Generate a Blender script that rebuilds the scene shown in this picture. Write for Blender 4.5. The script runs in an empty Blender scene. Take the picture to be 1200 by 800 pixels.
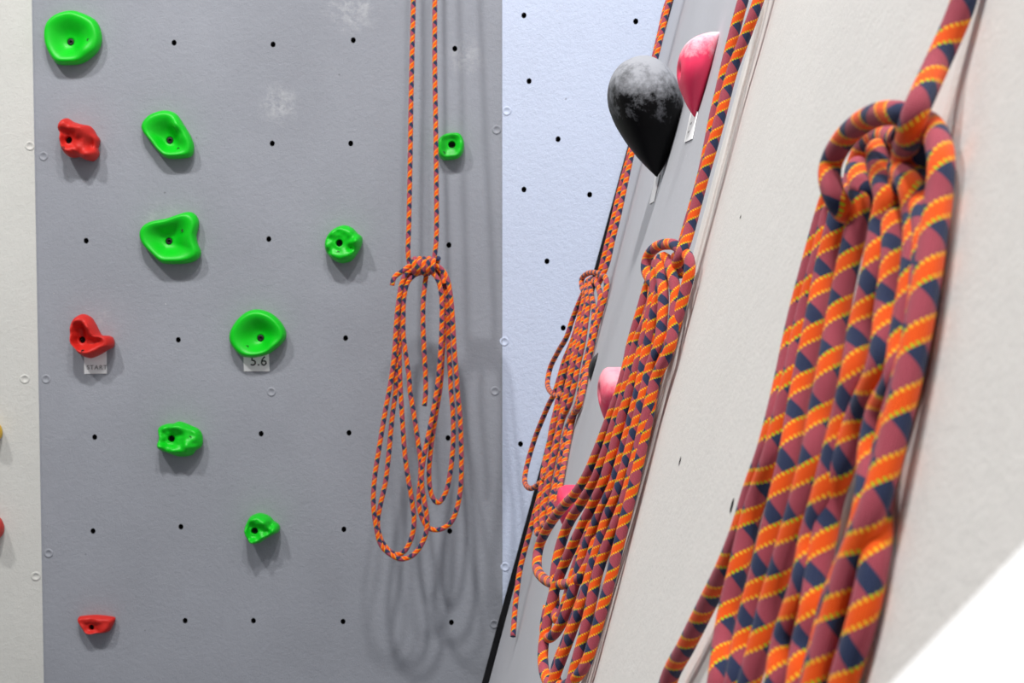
import bpy, math, random
import numpy as np
from mathutils import Vector, noise
from mathutils.geometry import delaunay_2d_cdt

random.seed(7)
C = bpy.context.scene.collection
SC = bpy.context.scene
PI = math.pi

# ------------------------------------------------------------------ camera, world, lights, exposure
F = 1200 * 50 / 36.0        # focal length in pixels of the 1200 wide frame
CH = 1.45                   # camera height


def V(X, Y, Z):
    """X right, Y up from the camera's height, Z away from the camera -> world"""
    return Vector((X, Z, CH + Y))


cam_data = bpy.data.cameras.new('camera')
cam = bpy.data.objects.new('camera', cam_data)
C.objects.link(cam)
cam.location = (0, 0, CH)
cam.rotation_euler = (PI / 2, 0, 0)
cam_data.lens = 50
cam_data.sensor_width = 36
cam_data.clip_start = 0.01
cam_data.clip_end = 50
cam_data.dof.use_dof = True
cam_data.dof.focus_distance = 1.45
cam_data.dof.aperture_fstop = 22
SC.camera = cam

world = bpy.data.worlds.new('gym_ambient')
SC.world = world
world.use_nodes = True
bg = world.node_tree.nodes['Background']
bg.inputs[0].default_value = (0.93, 0.96, 1.0, 1)
bg.inputs[1].default_value = 0.16


def lamp(name, loc, target, power, size, col=(1, 0.985, 0.97)):
    d = bpy.data.lights.new(name, 'AREA')
    d.shape = 'DISK'
    d.size = size
    d.energy = power
    d.color = col
    o = bpy.data.objects.new(name, d)
    C.objects.link(o)
    o.location = loc
    o.rotation_euler = (target - loc).to_track_quat('-Z', 'Y').to_euler()
    return o


T = V(-0.3, 0, 2.6)
lamp('ceiling_lamp', V(-0.45, 3.4, 0.15), T, 103, 0.22)
lamp('ceiling_lamp', V(-2.1, 3.1, 0.25), T, 76, 0.22)
lamp('ceiling_lamp', V(0.30, 3.3, 0.05), T, 50, 0.26)

SC.view_settings.view_transform = 'Standard'
SC.view_settings.look = 'None'
SC.view_settings.gamma = 1
SC.view_settings.exposure = 0.0
SC.view_settings.use_curve_mapping = False


# ------------------------------------------------------------------ materials
def srgb(r, g, b):
    def f(c):
        c /= 255.0
        return c / 12.92 if c <= 0.04045 else ((c + 0.055) / 1.055) ** 2.4
    return (f(r), f(g), f(b), 1)


class NT:
    def __init__(s, name, rough=0.6, spec=0.3):
        s.m = bpy.data.materials.new(name)
        s.m.use_nodes = True
        s.t = s.m.node_tree
        s.b = s.t.nodes['Principled BSDF']
        s.b.inputs['Roughness'].default_value = rough
        s.b.inputs['Specular IOR Level'].default_value = spec

    def n(s, typ, **kw):
        x = s.t.nodes.new(typ)
        for k, v in kw.items():
            setattr(x, k, v)
        return x

    def l(s, a, b):
        s.t.links.new(a, b)

    def put(s, inp, v):
        if hasattr(v, 'is_output'):
            s.l(v, inp)
        else:
            inp.default_value = v

    def math(s, op, a, b=0.0, c=None):
        x = s.n('ShaderNodeMath', operation=op)
        s.put(x.inputs[0], a)
        s.put(x.inputs[1], b)
        if c is not None:
            s.put(x.inputs[2], c)
        return x.outputs[0]

    def mix(s, f, a, b):
        x = s.n('ShaderNodeMix', data_type='RGBA')
        s.put(x.inputs[0], f)
        s.put(x.inputs[6], a)
        s.put(x.inputs[7], b)
        return x.outputs[2]

    def coord(s):
        return s.n('ShaderNodeTexCoord').outputs['Object']

    def noise(s, scale, detail=3, rough=0.5, vec=None):
        x = s.n('ShaderNodeTexNoise')
        x.inputs['Scale'].default_value = scale
        x.inputs['Detail'].default_value = detail
        x.inputs['Roughness'].default_value = rough
        s.l(vec if vec is not None else s.coord(), x.inputs['Vector'])
        return x.outputs[0]

    def ramp(s, v, lo, hi):
        x = s.n('ShaderNodeMapRange')
        x.clamp = True
        s.put(x.inputs[0], v)
        x.inputs[1].default_value = lo
        x.inputs[2].default_value = hi
        return x.outputs[0]

    def bump(s, h, strength, dist):
        x = s.n('ShaderNodeBump')
        x.inputs['Strength'].default_value = strength
        x.inputs['Distance'].default_value = dist
        s.put(x.inputs['Height'], h)
        s.l(x.outputs[0], s.b.inputs['Normal'])

    def col(s, v):
        s.put(s.b.inputs['Base Color'], v)
        return s.m


def wall_paint(name, base, var=0.05, bump=0.6, chalk=(), specks=True):
    t = NT(name, 0.62, 0.25)
    co = t.coord()
    dark = tuple(c * (1 - 2.0 * var) for c in base[:3]) + (1,)
    lite = tuple(min(1, c * (1 + var)) for c in base[:3]) + (1,)
    big = t.ramp(t.noise(3.0, 5, 0.6, co), 0.3, 0.7)
    c = t.mix(big, dark, lite)
    mot = t.ramp(t.noise(60, 4, 0.7, co), 0.35, 0.7)
    c = t.mix(t.math('MULTIPLY', mot, 0.10), c, tuple(x * 0.7 for x in base[:3]) + (1,))
    if specks:
        v = t.n('ShaderNodeTexVoronoi')
        v.inputs['Scale'].default_value = 17
        t.l(co, v.inputs['Vector'])
        sep = t.n('ShaderNodeSeparateColor')
        t.l(v.outputs['Color'], sep.inputs[0])
        near = t.math('LESS_THAN', v.outputs['Distance'], 0.035)
        some = t.math('GREATER_THAN', sep.outputs[0], 0.80)
        c = t.mix(t.math('MULTIPLY', t.math('MULTIPLY', near, some), 0.5), c, (0.10, 0.10, 0.11, 1))
        some2 = t.math('LESS_THAN', sep.outputs[1], 0.15)
        c = t.mix(t.math('MULTIPLY', t.math('MULTIPLY', near, some2), 0.6), c, (0.75, 0.75, 0.76, 1))
    for p, r, amt in chalk:      # dusty hand-chalk smudges
        d = t.n('ShaderNodeVectorMath', operation='DISTANCE')
        t.l(co, d.inputs[0])
        d.inputs[1].default_value = p
        fall = t.math('SUBTRACT', 1.0, t.ramp(d.outputs['Value'], 0.0, r))
        nz = t.ramp(t.noise(45, 6, 0.75, co), 0.45, 0.7)
        c = t.mix(t.math('MULTIPLY', t.math('MULTIPLY', fall, nz), amt), c, (0.72, 0.72, 0.72, 1))
    h1 = t.noise(420, 3, 0.6, co)
    h2 = t.noise(110, 3, 0.6, co)
    t.bump(t.math('ADD', h1, t.math('MULTIPLY', h2, 1.3)), bump, 0.0012)
    return t.col(c)


def plastic(name, base, rough=0.45, chalk=0.0, zlo=0, zhi=1, spec=0.4, sss=0.0, dustcol=(0.8, 0.8, 0.82, 1)):
    """textured resin; chalk = amount of hand chalk rubbed on the upper side (between heights zlo and zhi)"""
    t = NT(name, rough, spec)
    co = t.coord()
    c = t.mix(t.math('MULTIPLY', t.ramp(t.noise(25, 4, 0.6, co), 0.35, 0.75), 0.18), base,
              tuple(x * 0.6 for x in base[:3]) + (1,))
    if chalk:
        sep = t.n('ShaderNodeSeparateXYZ')
        t.l(co, sep.inputs[0])
        up = t.ramp(sep.outputs[2], zlo, zhi)
        nz = t.ramp(t.noise(38, 7, 0.72, co), 0.36, 0.66)
        g = t.n('ShaderNodeClamp')
        t.l(t.math('ADD', t.math('MULTIPLY', up, 1.5), t.math('SUBTRACT', t.math('MULTIPLY', nz, 0.9), 0.75)), g.inputs[0])
        f = t.math('MULTIPLY', g.outputs[0], chalk)
        t_ = t.n('ShaderNodeClamp')
        t.l(f, t_.inputs[0])
        c = t.mix(t_.outputs[0], c, dustcol)
        t.put(t.b.inputs['Roughness'], t.math('ADD', t.math('MULTIPLY', t_.outputs[0], 0.4), rough))
    t.bump(t.noise(700, 2, 0.6, co), 0.25, 0.0006)
    return t.col(c)


def rope_material():
    t = NT('kernmantle_rope', 0.75, 0.2)
    uv = t.n('ShaderNodeUVMap')
    uv.uv_map = 'rope'
    sep = t.n('ShaderNodeSeparateXYZ')
    t.l(uv.outputs[0], sep.inputs[0])
    U, W = t.math('MULTIPLY', sep.outputs[0], -1.0), sep.outputs[1]
    w = t.math('MULTIPLY', W, 1 / 0.0250)
    U2 = U
    a = t.math('FRACT', t.math('ADD', U2, w))
    braw = t.math('SUBTRACT', U2, w)
    b = t.math('FRACT', braw)
    # scalloped edge of the bands: stitches
    sc = t.math('MULTIPLY', t.math('PINGPONG', t.math('MULTIPLY', braw, 18), 1.0), 0.03)
    orange = t.math('MULTIPLY', t.math('GREATER_THAN', a, sc), t.math('LESS_THAN', a, t.math('ADD', 0.41, sc)))
    navy = t.math('MULTIPLY', t.math('GREATER_THAN', b, 0.30), t.math('LESS_THAN', b, 0.65))
    dot = t.math('GREATER_THAN', t.math('PINGPONG', t.math('MULTIPLY', braw, 9), 0.5), 0.24)
    e1 = t.math('LESS_THAN', t.math('ABSOLUTE', t.math('SUBTRACT', a, 0.05)), 0.045)
    e2 = t.math('LESS_THAN', t.math('ABSOLUTE', t.math('SUBTRACT', a, 0.395)), 0.045)
    dots = t.math('MULTIPLY', dot, t.math('MAXIMUM', e1, e2))
    # fine braid
    br = t.math('MULTIPLY', t.math('SINE', t.math('MULTIPLY', t.math('ADD', U2, w), 2 * PI * 16)),
                t.math('SINE', t.math('MULTIPLY', braw, 2 * PI * 16)))
    weave = t.ramp(br, -1, 1)
    mauve = t.mix(weave, srgb(140, 54, 70), srgb(196, 88, 104))
    c = t.mix(navy, mauve, t.mix(weave, srgb(30, 38, 66), srgb(52, 66, 104)))
    c = t.mix(orange, c, t.mix(weave, srgb(242, 78, 0), srgb(255, 100, 8)))
    yl = t.mix(navy, srgb(255, 196, 40), srgb(188, 206, 24))
    c = t.mix(dots, c, yl)
    t.b.inputs['Sheen Weight'].default_value = 0.15
    t.bump(br, 0.5, 0.0004)
    return t.col(c)


M = {}
M['rope'] = rope_material()
t = NT('rope_cut_end', 0.8)
M['rope_end'] = t.col(t.mix(t.noise(600, 2), srgb(40, 24, 26), srgb(90, 60, 40)))
GREEN = srgb(0, 192, 24)
M['green'] = plastic('green_resin', GREEN, 0.42)
M['red'] = plastic('red_resin', srgb(198, 34, 26), 0.55)
M['yellow'] = plastic('yellow_resin', srgb(226, 180, 20), 0.5)
t = NT('black_bolt_steel', 0.5, 0.3)
M['bolt'] = t.col(t.mix(t.noise(300, 2), (0.006, 0.006, 0.006, 1), (0.02, 0.02, 0.02, 1)))
t = NT('dark_void_paint', 0.9, 0.1)
M['dark'] = t.col(t.mix(t.noise(200, 2), (0.008, 0.008, 0.010, 1), (0.02, 0.02, 0.022, 1)))
t = NT('paper_card', 0.6, 0.2)
M['card'] = t.col(t.mix(t.noise(120, 2), srgb(246, 246, 248), srgb(252, 252, 252)))
t = NT('printed_ink', 0.6, 0.1)
M['ink'] = t.col(t.mix(t.noise(400, 2), (0.02, 0.02, 0.02, 1), (0.05, 0.05, 0.05, 1)))
t = NT('pale_ink', 0.6, 0.1)
M['ink_pale'] = t.col(t.mix(t.noise(400, 2), (0.16, 0.16, 0.17, 1), (0.24, 0.24, 0.25, 1)))


# ------------------------------------------------------------------ mesh helpers
LOC = {}


def link(name, parent=None, loc=None, data=None):
    o = bpy.data.objects.new(name, data)
    C.objects.link(o)
    base = LOC[parent.name] if parent else Vector((0, 0, 0))
    loc = Vector(loc) if loc is not None else base.copy()
    if parent:
        o.parent = parent
    o.location = loc - base
    LOC[o.name] = loc
    return o


def mesh(name, verts, faces, m, parent=None, loc=None, smooth=True, uvs=None):
    base = Vector(loc) if loc is not None else (LOC[parent.name] if parent else Vector((0, 0, 0)))
    me = bpy.data.meshes.new(name)
    me.from_pydata([tuple(Vector(v) - base) for v in verts], [], faces)
    me.materials.append(m)
    if smooth:
        me.polygons.foreach_set('use_smooth', [True] * len(me.polygons))
    if uvs is not None:
        lay = me.uv_layers.new(name='rope')
        lay.data.foreach_set('uv', np.asarray(uvs, dtype=np.float32).ravel())
    me.update()
    return link(name, parent, base, me)


def thing(name, loc, label, cat, group=None):
    o = link(name, None, loc)
    o['label'] = label
    o['category'] = cat
    if group:
        o['group'] = group
    return o


# ------------------------------------------------------------------ the planes of the place
X0, SL = 0.140, 0.267                 # leaning slab on the right: X = X0 + SL * Y
SEAM_L, SEAM_R = -0.982, -0.0212      # edges of the grey facet
ZB, OV = 2.95, 0.053                  # grey facet: Z = ZB - OV * Y (a slight overhang)
KL, KB = 0.30, 0.25                   # how far the neighbouring facets turn
FLOOR, TOP = -CH, 2.6


def slabX(Y):
    return X0 + SL * Y


def backZ(X, Y):
    z = ZB - OV * Y
    if X < SEAM_L:
        z -= KL * (SEAM_L - X)
    elif X > SEAM_R:
        z -= KB * (X - SEAM_R)
    return z


def ray(x, y):
    return (x - 600) / F, (400 - y) / F


def onback(x, y, off=0.0):
    """point on the back wall (any facet) seen at photo position x, y"""
    dx, dy = ray(x, y)
    if x < 44:
        Z = (ZB - KL * SEAM_L - off) / (1 + OV * dy - KL * dx)
    elif x > 588:
        Z = (ZB + KB * SEAM_R - off) / (1 + OV * dy + KB * dx)
    else:
        Z = (ZB - off) / (1 + OV * dy)
    return dx * Z, dy * Z, Z


def S(x, y, off=0.0):
    """point at horizontal distance off in front of the slab seen at x, y"""
    dx, dy = ray(x, y)
    Z = (X0 - off) / (dx - SL * dy)
    return V(dx * Z, dy * Z, Z)


def slabP(Y, Z, off=0.0):
    return V(slabX(Y) - off, Y, Z)


def holed_plane(name, poly, holes, to3d, depth_dir, m, parent=None, depth=0.016, nseg=14):
    """flat sheet with real round holes, each continued by a short dark bore"""
    pts = [Vector(p) for p in poly]
    n0 = len(pts)
    edges = [(i, (i + 1) % n0) for i in range(n0)]
    rings = []
    for (u, v, ru, rv) in holes:
        s = len(pts)
        for k in range(nseg):
            a = 2 * PI * k / nseg
            pts.append(Vector((u + ru * math.cos(a), v + rv * math.sin(a))))
        edges += [(s + k, s + (k + 1) % nseg) for k in range(nseg)]
        rings.append((s, u, v, ru, rv))
    vs, es, fs, *_ = delaunay_2d_cdt(pts, edges, [], 1, 1e-7)
    keep = []
    for f in fs:
        c = sum((vs[i] for i in f), Vector((0, 0))) / len(f)
        if any(((c.x - u) / ru) ** 2 + ((c.y - v) / rv) ** 2 < 0.93 for (_, u, v, ru, rv) in rings):
            continue
        keep.append(f)
    P3 = [to3d(p.x, p.y) for p in vs]
    # which way do faces look?
    f = max(keep, key=lambda f: abs((vs[f[1]] - vs[f[0]]).cross(vs[f[2]] - vs[f[0]])))
    nrm = (P3[f[1]] - P3[f[0]]).cross(P3[f[2]] - P3[f[0]])
    if nrm.dot(depth_dir) > 0:
        keep = [list(reversed(f)) for f in keep]
    o = mesh(name, P3, keep, m, parent, smooth=False)
    bores = []
    for (s, u, v, ru, rv) in rings:
        vv, ff = [], []
        for d in (0.0, 0.0035, depth):
            q = 1.0 if d == 0 else 0.9
            for k in range(nseg):
                a = 2 * PI * k / nseg
                vv.append(to3d(u + q * ru * math.cos(a), v + q * rv * math.sin(a)) + depth_dir * d)
        for j in (0, 1):
            for k in range(nseg):
                k2 = (k + 1) % nseg
                ff.append((j * nseg + k, j * nseg + k2, (j + 1) * nseg + k2, (j + 1) * nseg + k))
        ff.append([2 * nseg + k for k in range(nseg)])
        bores.append(mesh('bolt_hole', vv, ff, M['dark'], o if parent is None else parent))
    return o


# ------------------------------------------------------------------ setting
def chalk_at(x, y, r, a):
    X, Y, Z = onback(x, y)
    return (tuple(V(X, Y, Z)), r, a)


M['grey'] = wall_paint('grey_wall_paint', srgb(150, 153, 161), chalk=[
    chalk_at(327, 122, 0.05, 0.55), chalk_at(412, 5, 0.07, 0.6), chalk_at(545, 66, 0.05, 0.4),
    chalk_at(190, 258, 0.05, 0.35), chalk_at(122, 372, 0.02, 0.5)])
M['cream'] = wall_paint('cream_wall_paint', srgb(203, 203, 198), 0.03)
M['blue'] = wall_paint('pale_blue_wall_paint', srgb(200, 210, 232), 0.02, 0.8)
M['slab_grey'] = wall_paint('pale_grey_panel_paint', srgb(190, 191, 197), 0.02, 0.25)
M['slab_cream'] = wall_paint('warm_white_panel_paint', srgb(225, 222, 218), 0.02, 0.2, specks=False)

grey_holes = [(204, 50), (320, 52), (414, 47), (533, 57), (319, 168), (411, 168), (101, 282), (315, 280),
              (526, 287), (209, 398), (405, 396), (111, 512), (306, 508), (409, 507), (525, 513), (109, 622),
              (212, 617), (403, 620), (527, 622), (217, 727), (297, 727), (402, 728), (529, 729)]
blue_holes = [(614, 18), (620, 95), (745, 25), (654, 163), (614, 222), (691, 228), (641, 306), (660, 384), (610, 520)]


def H(lst, r=0.0052):
    out = []
    for x, y in lst:
        X, Y, Z = onback(x, y)
        out.append((X, Y, r, r * 1.15))
    return out


b3 = lambda X, Y: V(X, Y, ZB - OV * Y)
back = holed_plane('wall_back', [(SEAM_L, FLOOR), (slabX(FLOOR) + .02, FLOOR), (SEAM_R, (SEAM_R - X0) / SL - .05),
                                 (SEAM_R, TOP), (SEAM_L, TOP)], H(grey_holes), b3, Vector((0, 1, 0)), M['grey'])
blue = holed_plane('wall_corner', [(SEAM_R, (SEAM_R - X0) / SL - .05), (slabX(TOP) + .02, TOP), (SEAM_R, TOP)],
                   H(blue_holes), lambda X, Y: V(X, Y, ZB - OV * Y - KB * (X - SEAM_R)), Vector((0, 1, 0)), M['blue'])
left = holed_plane('wall_left', [(-2.4, FLOOR), (SEAM_L, FLOOR), (SEAM_L, TOP), (-2.4, TOP)], [],
                   lambda X, Y: V(X, Y, ZB - OV * Y - KL * (SEAM_L - X)), Vector((0, 1, 0)), M['cream'])
for o in (back, blue, left):
    o['kind'] = 'structure'


def strip(name, a, b, w, h, out, m, parent=None, kind='structure'):
    """thin bar from a to b, width along w (vector), raised by h along out, with chamfered long edges"""
    vs, fs = [], []
    for p in (a, b):
        for (s, q) in ((-.5, 0), (-.5, .6), (-.38, 1), (.38, 1), (.5, .6), (.5, 0)):
            vs.append(p + w * s + out * (h * q))
    for k in range(6):
        k2 = (k + 1) % 6
        fs.append((k, k2, 6 + k2, 6 + k))
    fs += [(5, 4, 3, 2, 1, 0), (6, 7, 8, 9, 10, 11)]
    o = mesh(name, vs, fs, m, parent, smooth=False)
    if kind and parent is None:
        o['kind'] = kind
    return o


# thin dark joint between the grey facet and its neighbours
strip('trim_1', b3(SEAM_R, (SEAM_R - X0) / SL), b3(SEAM_R, TOP), Vector((.0022, 0, 0)), .0012, Vector((0, -1, 0)), M['grey'])
strip('trim_2', b3(SEAM_L, FLOOR), b3(SEAM_L, TOP), Vector((.003, 0, 0)), .001, Vector((0, -1, 0)), M['grey'])
# dark gap where the slab meets the back wall
pa, pb = [], []
Ym = (SEAM_R - X0) / SL
gap = [(slabX(y) - .004, y) for y in (FLOOR, Ym - .03)]
strip('trim_3', V(slabX(FLOOR) - .005, FLOOR, ZB - OV * FLOOR), V(slabX(Ym) - .005, Ym, ZB - OV * Ym),
      Vector((.014, 0, 0)), .006, Vector((0, -1, 0)), M['dark'])
strip('trim_4', V(slabX(Ym) - .004, Ym, backZ(slabX(Ym), Ym)), V(slabX(TOP) - .004, TOP, backZ(slabX(TOP), TOP)),
      Vector((.016, 0, 0)), .006, Vector((0, -1, 0)), M['dark'])

t = NT('joint_sealant', 0.8, 0.1)
M['joint'] = t.col(t.mix(t.noise(50, 2), srgb(96, 84, 78), srgb(120, 108, 100)))
# slab of three panels
slab = link('wall_right', None, V(slabX(FLOOR), FLOOR, 1.0))
slab['kind'] = 'structure'
nrm = Vector((-1, 0, SL)).normalized()   # faces left and up


def slab_panel(z0, z1, m, marks=()):
    vs, fs = [], []
    ch = 0.0016
    for (Y, Z, o_) in ((FLOOR, z0, 0), (FLOOR, z1, 0), (TOP, z1, 0), (TOP, z0, 0)):
        sz = ch if Z == z0 else -ch
        vs.append(slabP(Y, Z + sz, 0))
    for (Y, Z, o_) in ((FLOOR, z0, 0), (FLOOR, z1, 0), (TOP, z1, 0), (TOP, z0, 0)):
        vs.append(slabP(Y, Z, 0) - nrm * ch)
    for (Y, Z, o_) in ((FLOOR, z0, 0), (FLOOR, z1, 0), (TOP, z1, 0), (TOP, z0, 0)):
        vs.append(slabP(Y, Z, 0) - nrm * .018)
    fs = [(0, 3, 2, 1), (8, 9, 10, 11)]
    for a in (0, 4):
        for k in range(4):
            k2 = (k + 1) % 4
            fs.append((a + k, a + k2, a + 4 + k2, a + 4 + k))
    return mesh('panel', vs, fs, m, slab, smooth=False)


slab_panel(1.243, 2.93, M['slab_grey'])
slab_panel(0.5355, 1.240, M['slab_cream'])
slab_panel(-1.4, 0.5305, M['slab_cream'])
# cover strip over the joint of the grey and cream panels, dark backing behind the open joint
dirz = Vector((0, 1, 0))
strip('joint_strip', slabP(FLOOR, 1.222), slabP(TOP, 1.222), dirz * 0.030, .0032, nrm, M['slab_cream'], slab)
strip('joint_strip', slabP(FLOOR, 1.262), slabP(TOP, 1.262), dirz * 0.024, .0018, nrm, M['slab_grey'], slab)
strip('joint_backing', slabP(FLOOR, 0.533) - nrm * .008, slabP(TOP, 0.533) - nrm * .008, dirz * 0.03, .003, nrm, M['joint'], slab)


def nick(x, y, r):
    c = S(x, y, 0.0002)
    up = Vector((SL, 0, 1)).normalized()
    vs = [c + dirz * (r * .8 * math.cos(a)) + up * (r * 1.5 * math.sin(a)) - nrm * .0001 + nrm * .0004 for a in
          [2 * PI * k / 10 for k in range(10)]]
    vs.append(c - nrm * .0001)
    mesh('nick', vs, [(k, (k + 1) % 10, 10) for k in range(10)], M['dark'], slab)


for q in ((797, 540, .0022), (858, 592, .0028), (960, 240, .0012), (868, 254, .0012)):
    nick(*q)

# floor: safety matting
t = NT('blue_grey_matting', 0.8, 0.2)
M['mat'] = t.col(t.mix(t.noise(4, 4), srgb(92, 96, 104), srgb(112, 116, 124)))
fl = mesh('floor', [V(-4, FLOOR, -5), V(3, FLOOR, -5), V(3, FLOOR, 3.3), V(-4, FLOOR, 3.3)], [(0, 1, 2, 3)], M['mat'], smooth=False)
fl['kind'] = 'structure'

# filled screw heads, painted over
plug_mesh = None


def plug(x, y, par, m, r=0.0085):
    X, Y, Z = onback(x, y)
    c = V(X, Y, Z)
    prof = [(1.15, -.0002), (1.0, .0011), (.82, .0013), (.68, .0002), (.3, .0001), (.2, -.0006), (0.02, -.0006)]
    vs, fs, n = [], [], 18
    for rr, h in prof:
        for k in range(n):
            a = 2 * PI * k / n
            X2, Y2 = X + r * rr * math.cos(a), Y + r * rr * math.sin(a)
            vs.append(V(X2, Y2, backZ(X2, Y2) - h - .0004))
    for j in range(len(prof) - 1):
        for k in range(n):
            k2 = (k + 1) % n
            fs.append((j * n + k, j * n + k2, (j + 1) * n + k2, (j + 1) * n + k))
    mesh('screw_plug', vs, fs, m, par)


for (x, y) in ((51, 183), (54, 444), (57, 648), (582, 152), (580, 458), (579, 731), (318, 459)):
    plug(x, y, back, M['grey'])
for (x, y) in ((35, 171), (29, 444), (42, 675)):
    plug(x, y, left, M['cream'])
for (x, y) in ((594, 130), (591, 400), (592, 664)):
    plug(x, y, blue, M['blue'])


# ------------------------------------------------------------------ climbing holds on the back wall
def closed_spline(pts, n):
    m = len(pts)
    out = []
    for i in range(m):
        p0, p1, p2, p3 = (np.array(pts[(i + k - 1) % m], float) for k in range(4))
        for j in range(12):
            s = j / 12
            out.append(0.5 * ((2 * p1) + (-p0 + p2) * s + (2 * p0 - 5 * p1 + 4 * p2 - p3) * s * s +
                              (-p0 + 3 * p1 - 3 * p2 + p3) * s ** 3))
    return np.array(out)


def lathe_bolt(c, r, par, depth_in, height):
    """socket cap screw: c on the wall, head top at height; hexagonal recess"""
    n = 18
    prof = [(1.0, height - .006), (1.0, height - .0008), (.88, height), (.55, height)]
    vs, fs = [], []
    for rr, h in prof:
        for k in range(n):
            a = 2 * PI * k / n
            vs.append(c + Vector((r * rr * math.cos(a), -h, r * rr * math.sin(a))))
    for h in (height, height - .004):
        for k in range(n):
            a = 2 * PI * k / n
            hexr = .5 / max(math.cos((a % (PI / 3)) - PI / 6), .5) * .95
            vs.append(c + Vector((r * hexr * math.cos(a), -h, r * hexr * math.sin(a))))
    for j in range(5):
        for k in range(n):
            k2 = (k + 1) % n
            fs.append((j * n + k, j * n + k2, (j + 1) * n + k2, (j + 1) * n + k))
    fs.append([5 * n + k for k in range(n)])
    mesh('bolt', vs, fs, M['bolt'], par)


def hold(outline, bolt, screw, mat_, label, height=.032, rimr=.80, dish=.5, lumps=(), nz=0.0, group=None, seed=0,
         side=.96, rb=.0078, facets=0):
    """outline: px points around the hold; bolt, screw: px; lumps: (px, py, radius px, amplitude m)"""
    bx, by = bolt
    X, Y, Z = onback(bx, by)
    c = V(X, Y, Z)
    dense = closed_spline(outline, 0)
    ang = np.arctan2(-(dense[:, 1] - by), dense[:, 0] - bx)
    rad = np.hypot(dense[:, 0] - bx, dense[:, 1] - by)
    n = 84
    o = np.argsort(ang)
    ang_s, rad_s = ang[o], rad[o]
    th = np.linspace(-PI, PI, n, endpoint=False)
    R = np.interp(th, np.concatenate([ang_s - 2 * PI, ang_s, ang_s + 2 * PI]), np.tile(rad_s, 3))
    s = Z / F                     # metres per px
    t = thing('climbing_hold', c, label, 'climbing hold', group)
    rbp = rb / s

    def hgt(q, k, px, py):
        # q 0..1 from the bolt hole to the outline
        if q <= rimr:
            u = q / rimr
            h = height * (1 - dish * (1 - u ** 2.2) ** 1.0)
            sm = u ** 2 * (3 - 2 * u)
            h = height * (1 - dish) + height * dish * sm
        else:
            u = (q - rimr) / (1 - rimr)
            h = height * math.sqrt(max(0, 1 - (u * .93) ** 2.2))
        for (lx, ly, lr, la) in lumps:
            d2 = ((px - lx) ** 2 + (py - ly) ** 2) / (lr * lr)
            h += la * math.exp(-d2) * min(1, (1.02 - q) * 4)
        if nz:
            nn = noise.noise(Vector((px * .13 + seed * 7.3, py * .13, seed * 3.1)))
            if facets:
                nn = abs(nn) * 2 - .5
            h += nz * nn * min(1, (1.0 - q) * 4) * min(1, q * 3 + .2)
        return max(h, .004)

    qs = [0] + [((i + 1) / 22) ** .9 for i in range(22)]
    vs, fs = [], []
    rows = 0
    # bore of the bolt
    h0 = sum(hgt(0.02, k, bx, by) for k in range(4)) / 4
    for d in (max(.001, h0 - .018), h0 - .001):
        for k in range(n):
            vs.append(c + Vector((rb * .93 * math.cos(th[k]), -d, rb * .93 * math.sin(th[k]))))
        rows += 1
    for q in qs:
        for k in range(n):
            r = rbp + (max(R[k], rbp + 1) - rbp) * q
            px, py = bx + r * math.cos(th[k]), by - r * math.sin(th[k])
            h = hgt(q, k, px, py)
            vs.append(c + Vector((r * s * math.cos(th[k]), -h - OV * r * s * math.sin(th[k]) * -1 * 0, r * s * math.sin(th[k]))))
        rows += 1
    for (fr, hh) in ((side * 1.01, .004), (side * .97, -.002)):
        for k in range(n):
            r = max(R[k], rbp + 1) * fr
            vs.append(c + Vector((r * s * math.cos(th[k]), -hh, r * s * math.sin(th[k]))))
        rows += 1
    for j in range(rows - 1):
        for k in range(n):
            k2 = (k + 1) % n
            fs.append((j * n + k, j * n + k2, (j + 1) * n + k2, (j + 1) * n + k))
    mesh('body', vs, fs, mat_, t)
    lathe_bolt(c, rb * .86, t, 0, max(.0065, h0 - .010))
    if screw:
        sx, sy = screw
        dx, dy = sx - bx, -(sy - by)
        a = math.atan2(dy, dx)
        k = int((a + PI) / (2 * PI) * n) % n
        r = math.hypot(dx, dy)
        q = max(0, (r - rbp) / (R[k] - rbp))
        hh = hgt(q, k, sx, sy)
        vv, ff = [], []
        m = 12
        for (rr, h) in ((1.15, hh - .004), (1.1, hh + .0007), (.7, hh + .0004), (.6, hh - .0005)):
            for j in range(m):
                b_ = 2 * PI * j / m
                vv.append(c + Vector((dx * s + .0026 * rr * math.cos(b_), -h, dy * s + .0026 * rr * math.sin(b_))))
        for j in range(3):
            for i in range(m):
                i2 = (i + 1) % m
                ff.append((j * m + i, j * m + i2, (j + 1) * m + i2, (j + 1) * m + i))
        ff.append([3 * m + i for i in range(m)])
        mesh('set_screw', vv, ff, M['bolt'], t)
    return t


def zc(sx, ox, oy):
    return lambda pts: [(ox + p[0] / sx, oy + p[1] / sx) + tuple(p[2:]) for p in pts]


za = zc(4, 0, 0)
zb_ = zc(4, 0, 200)
zd = zc(4, 0, 350)
ze = zc(3.3333, 0, 560)
zf = zc(4, 240, 230)
zg = zc(2.6667, 400, 0)

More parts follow.
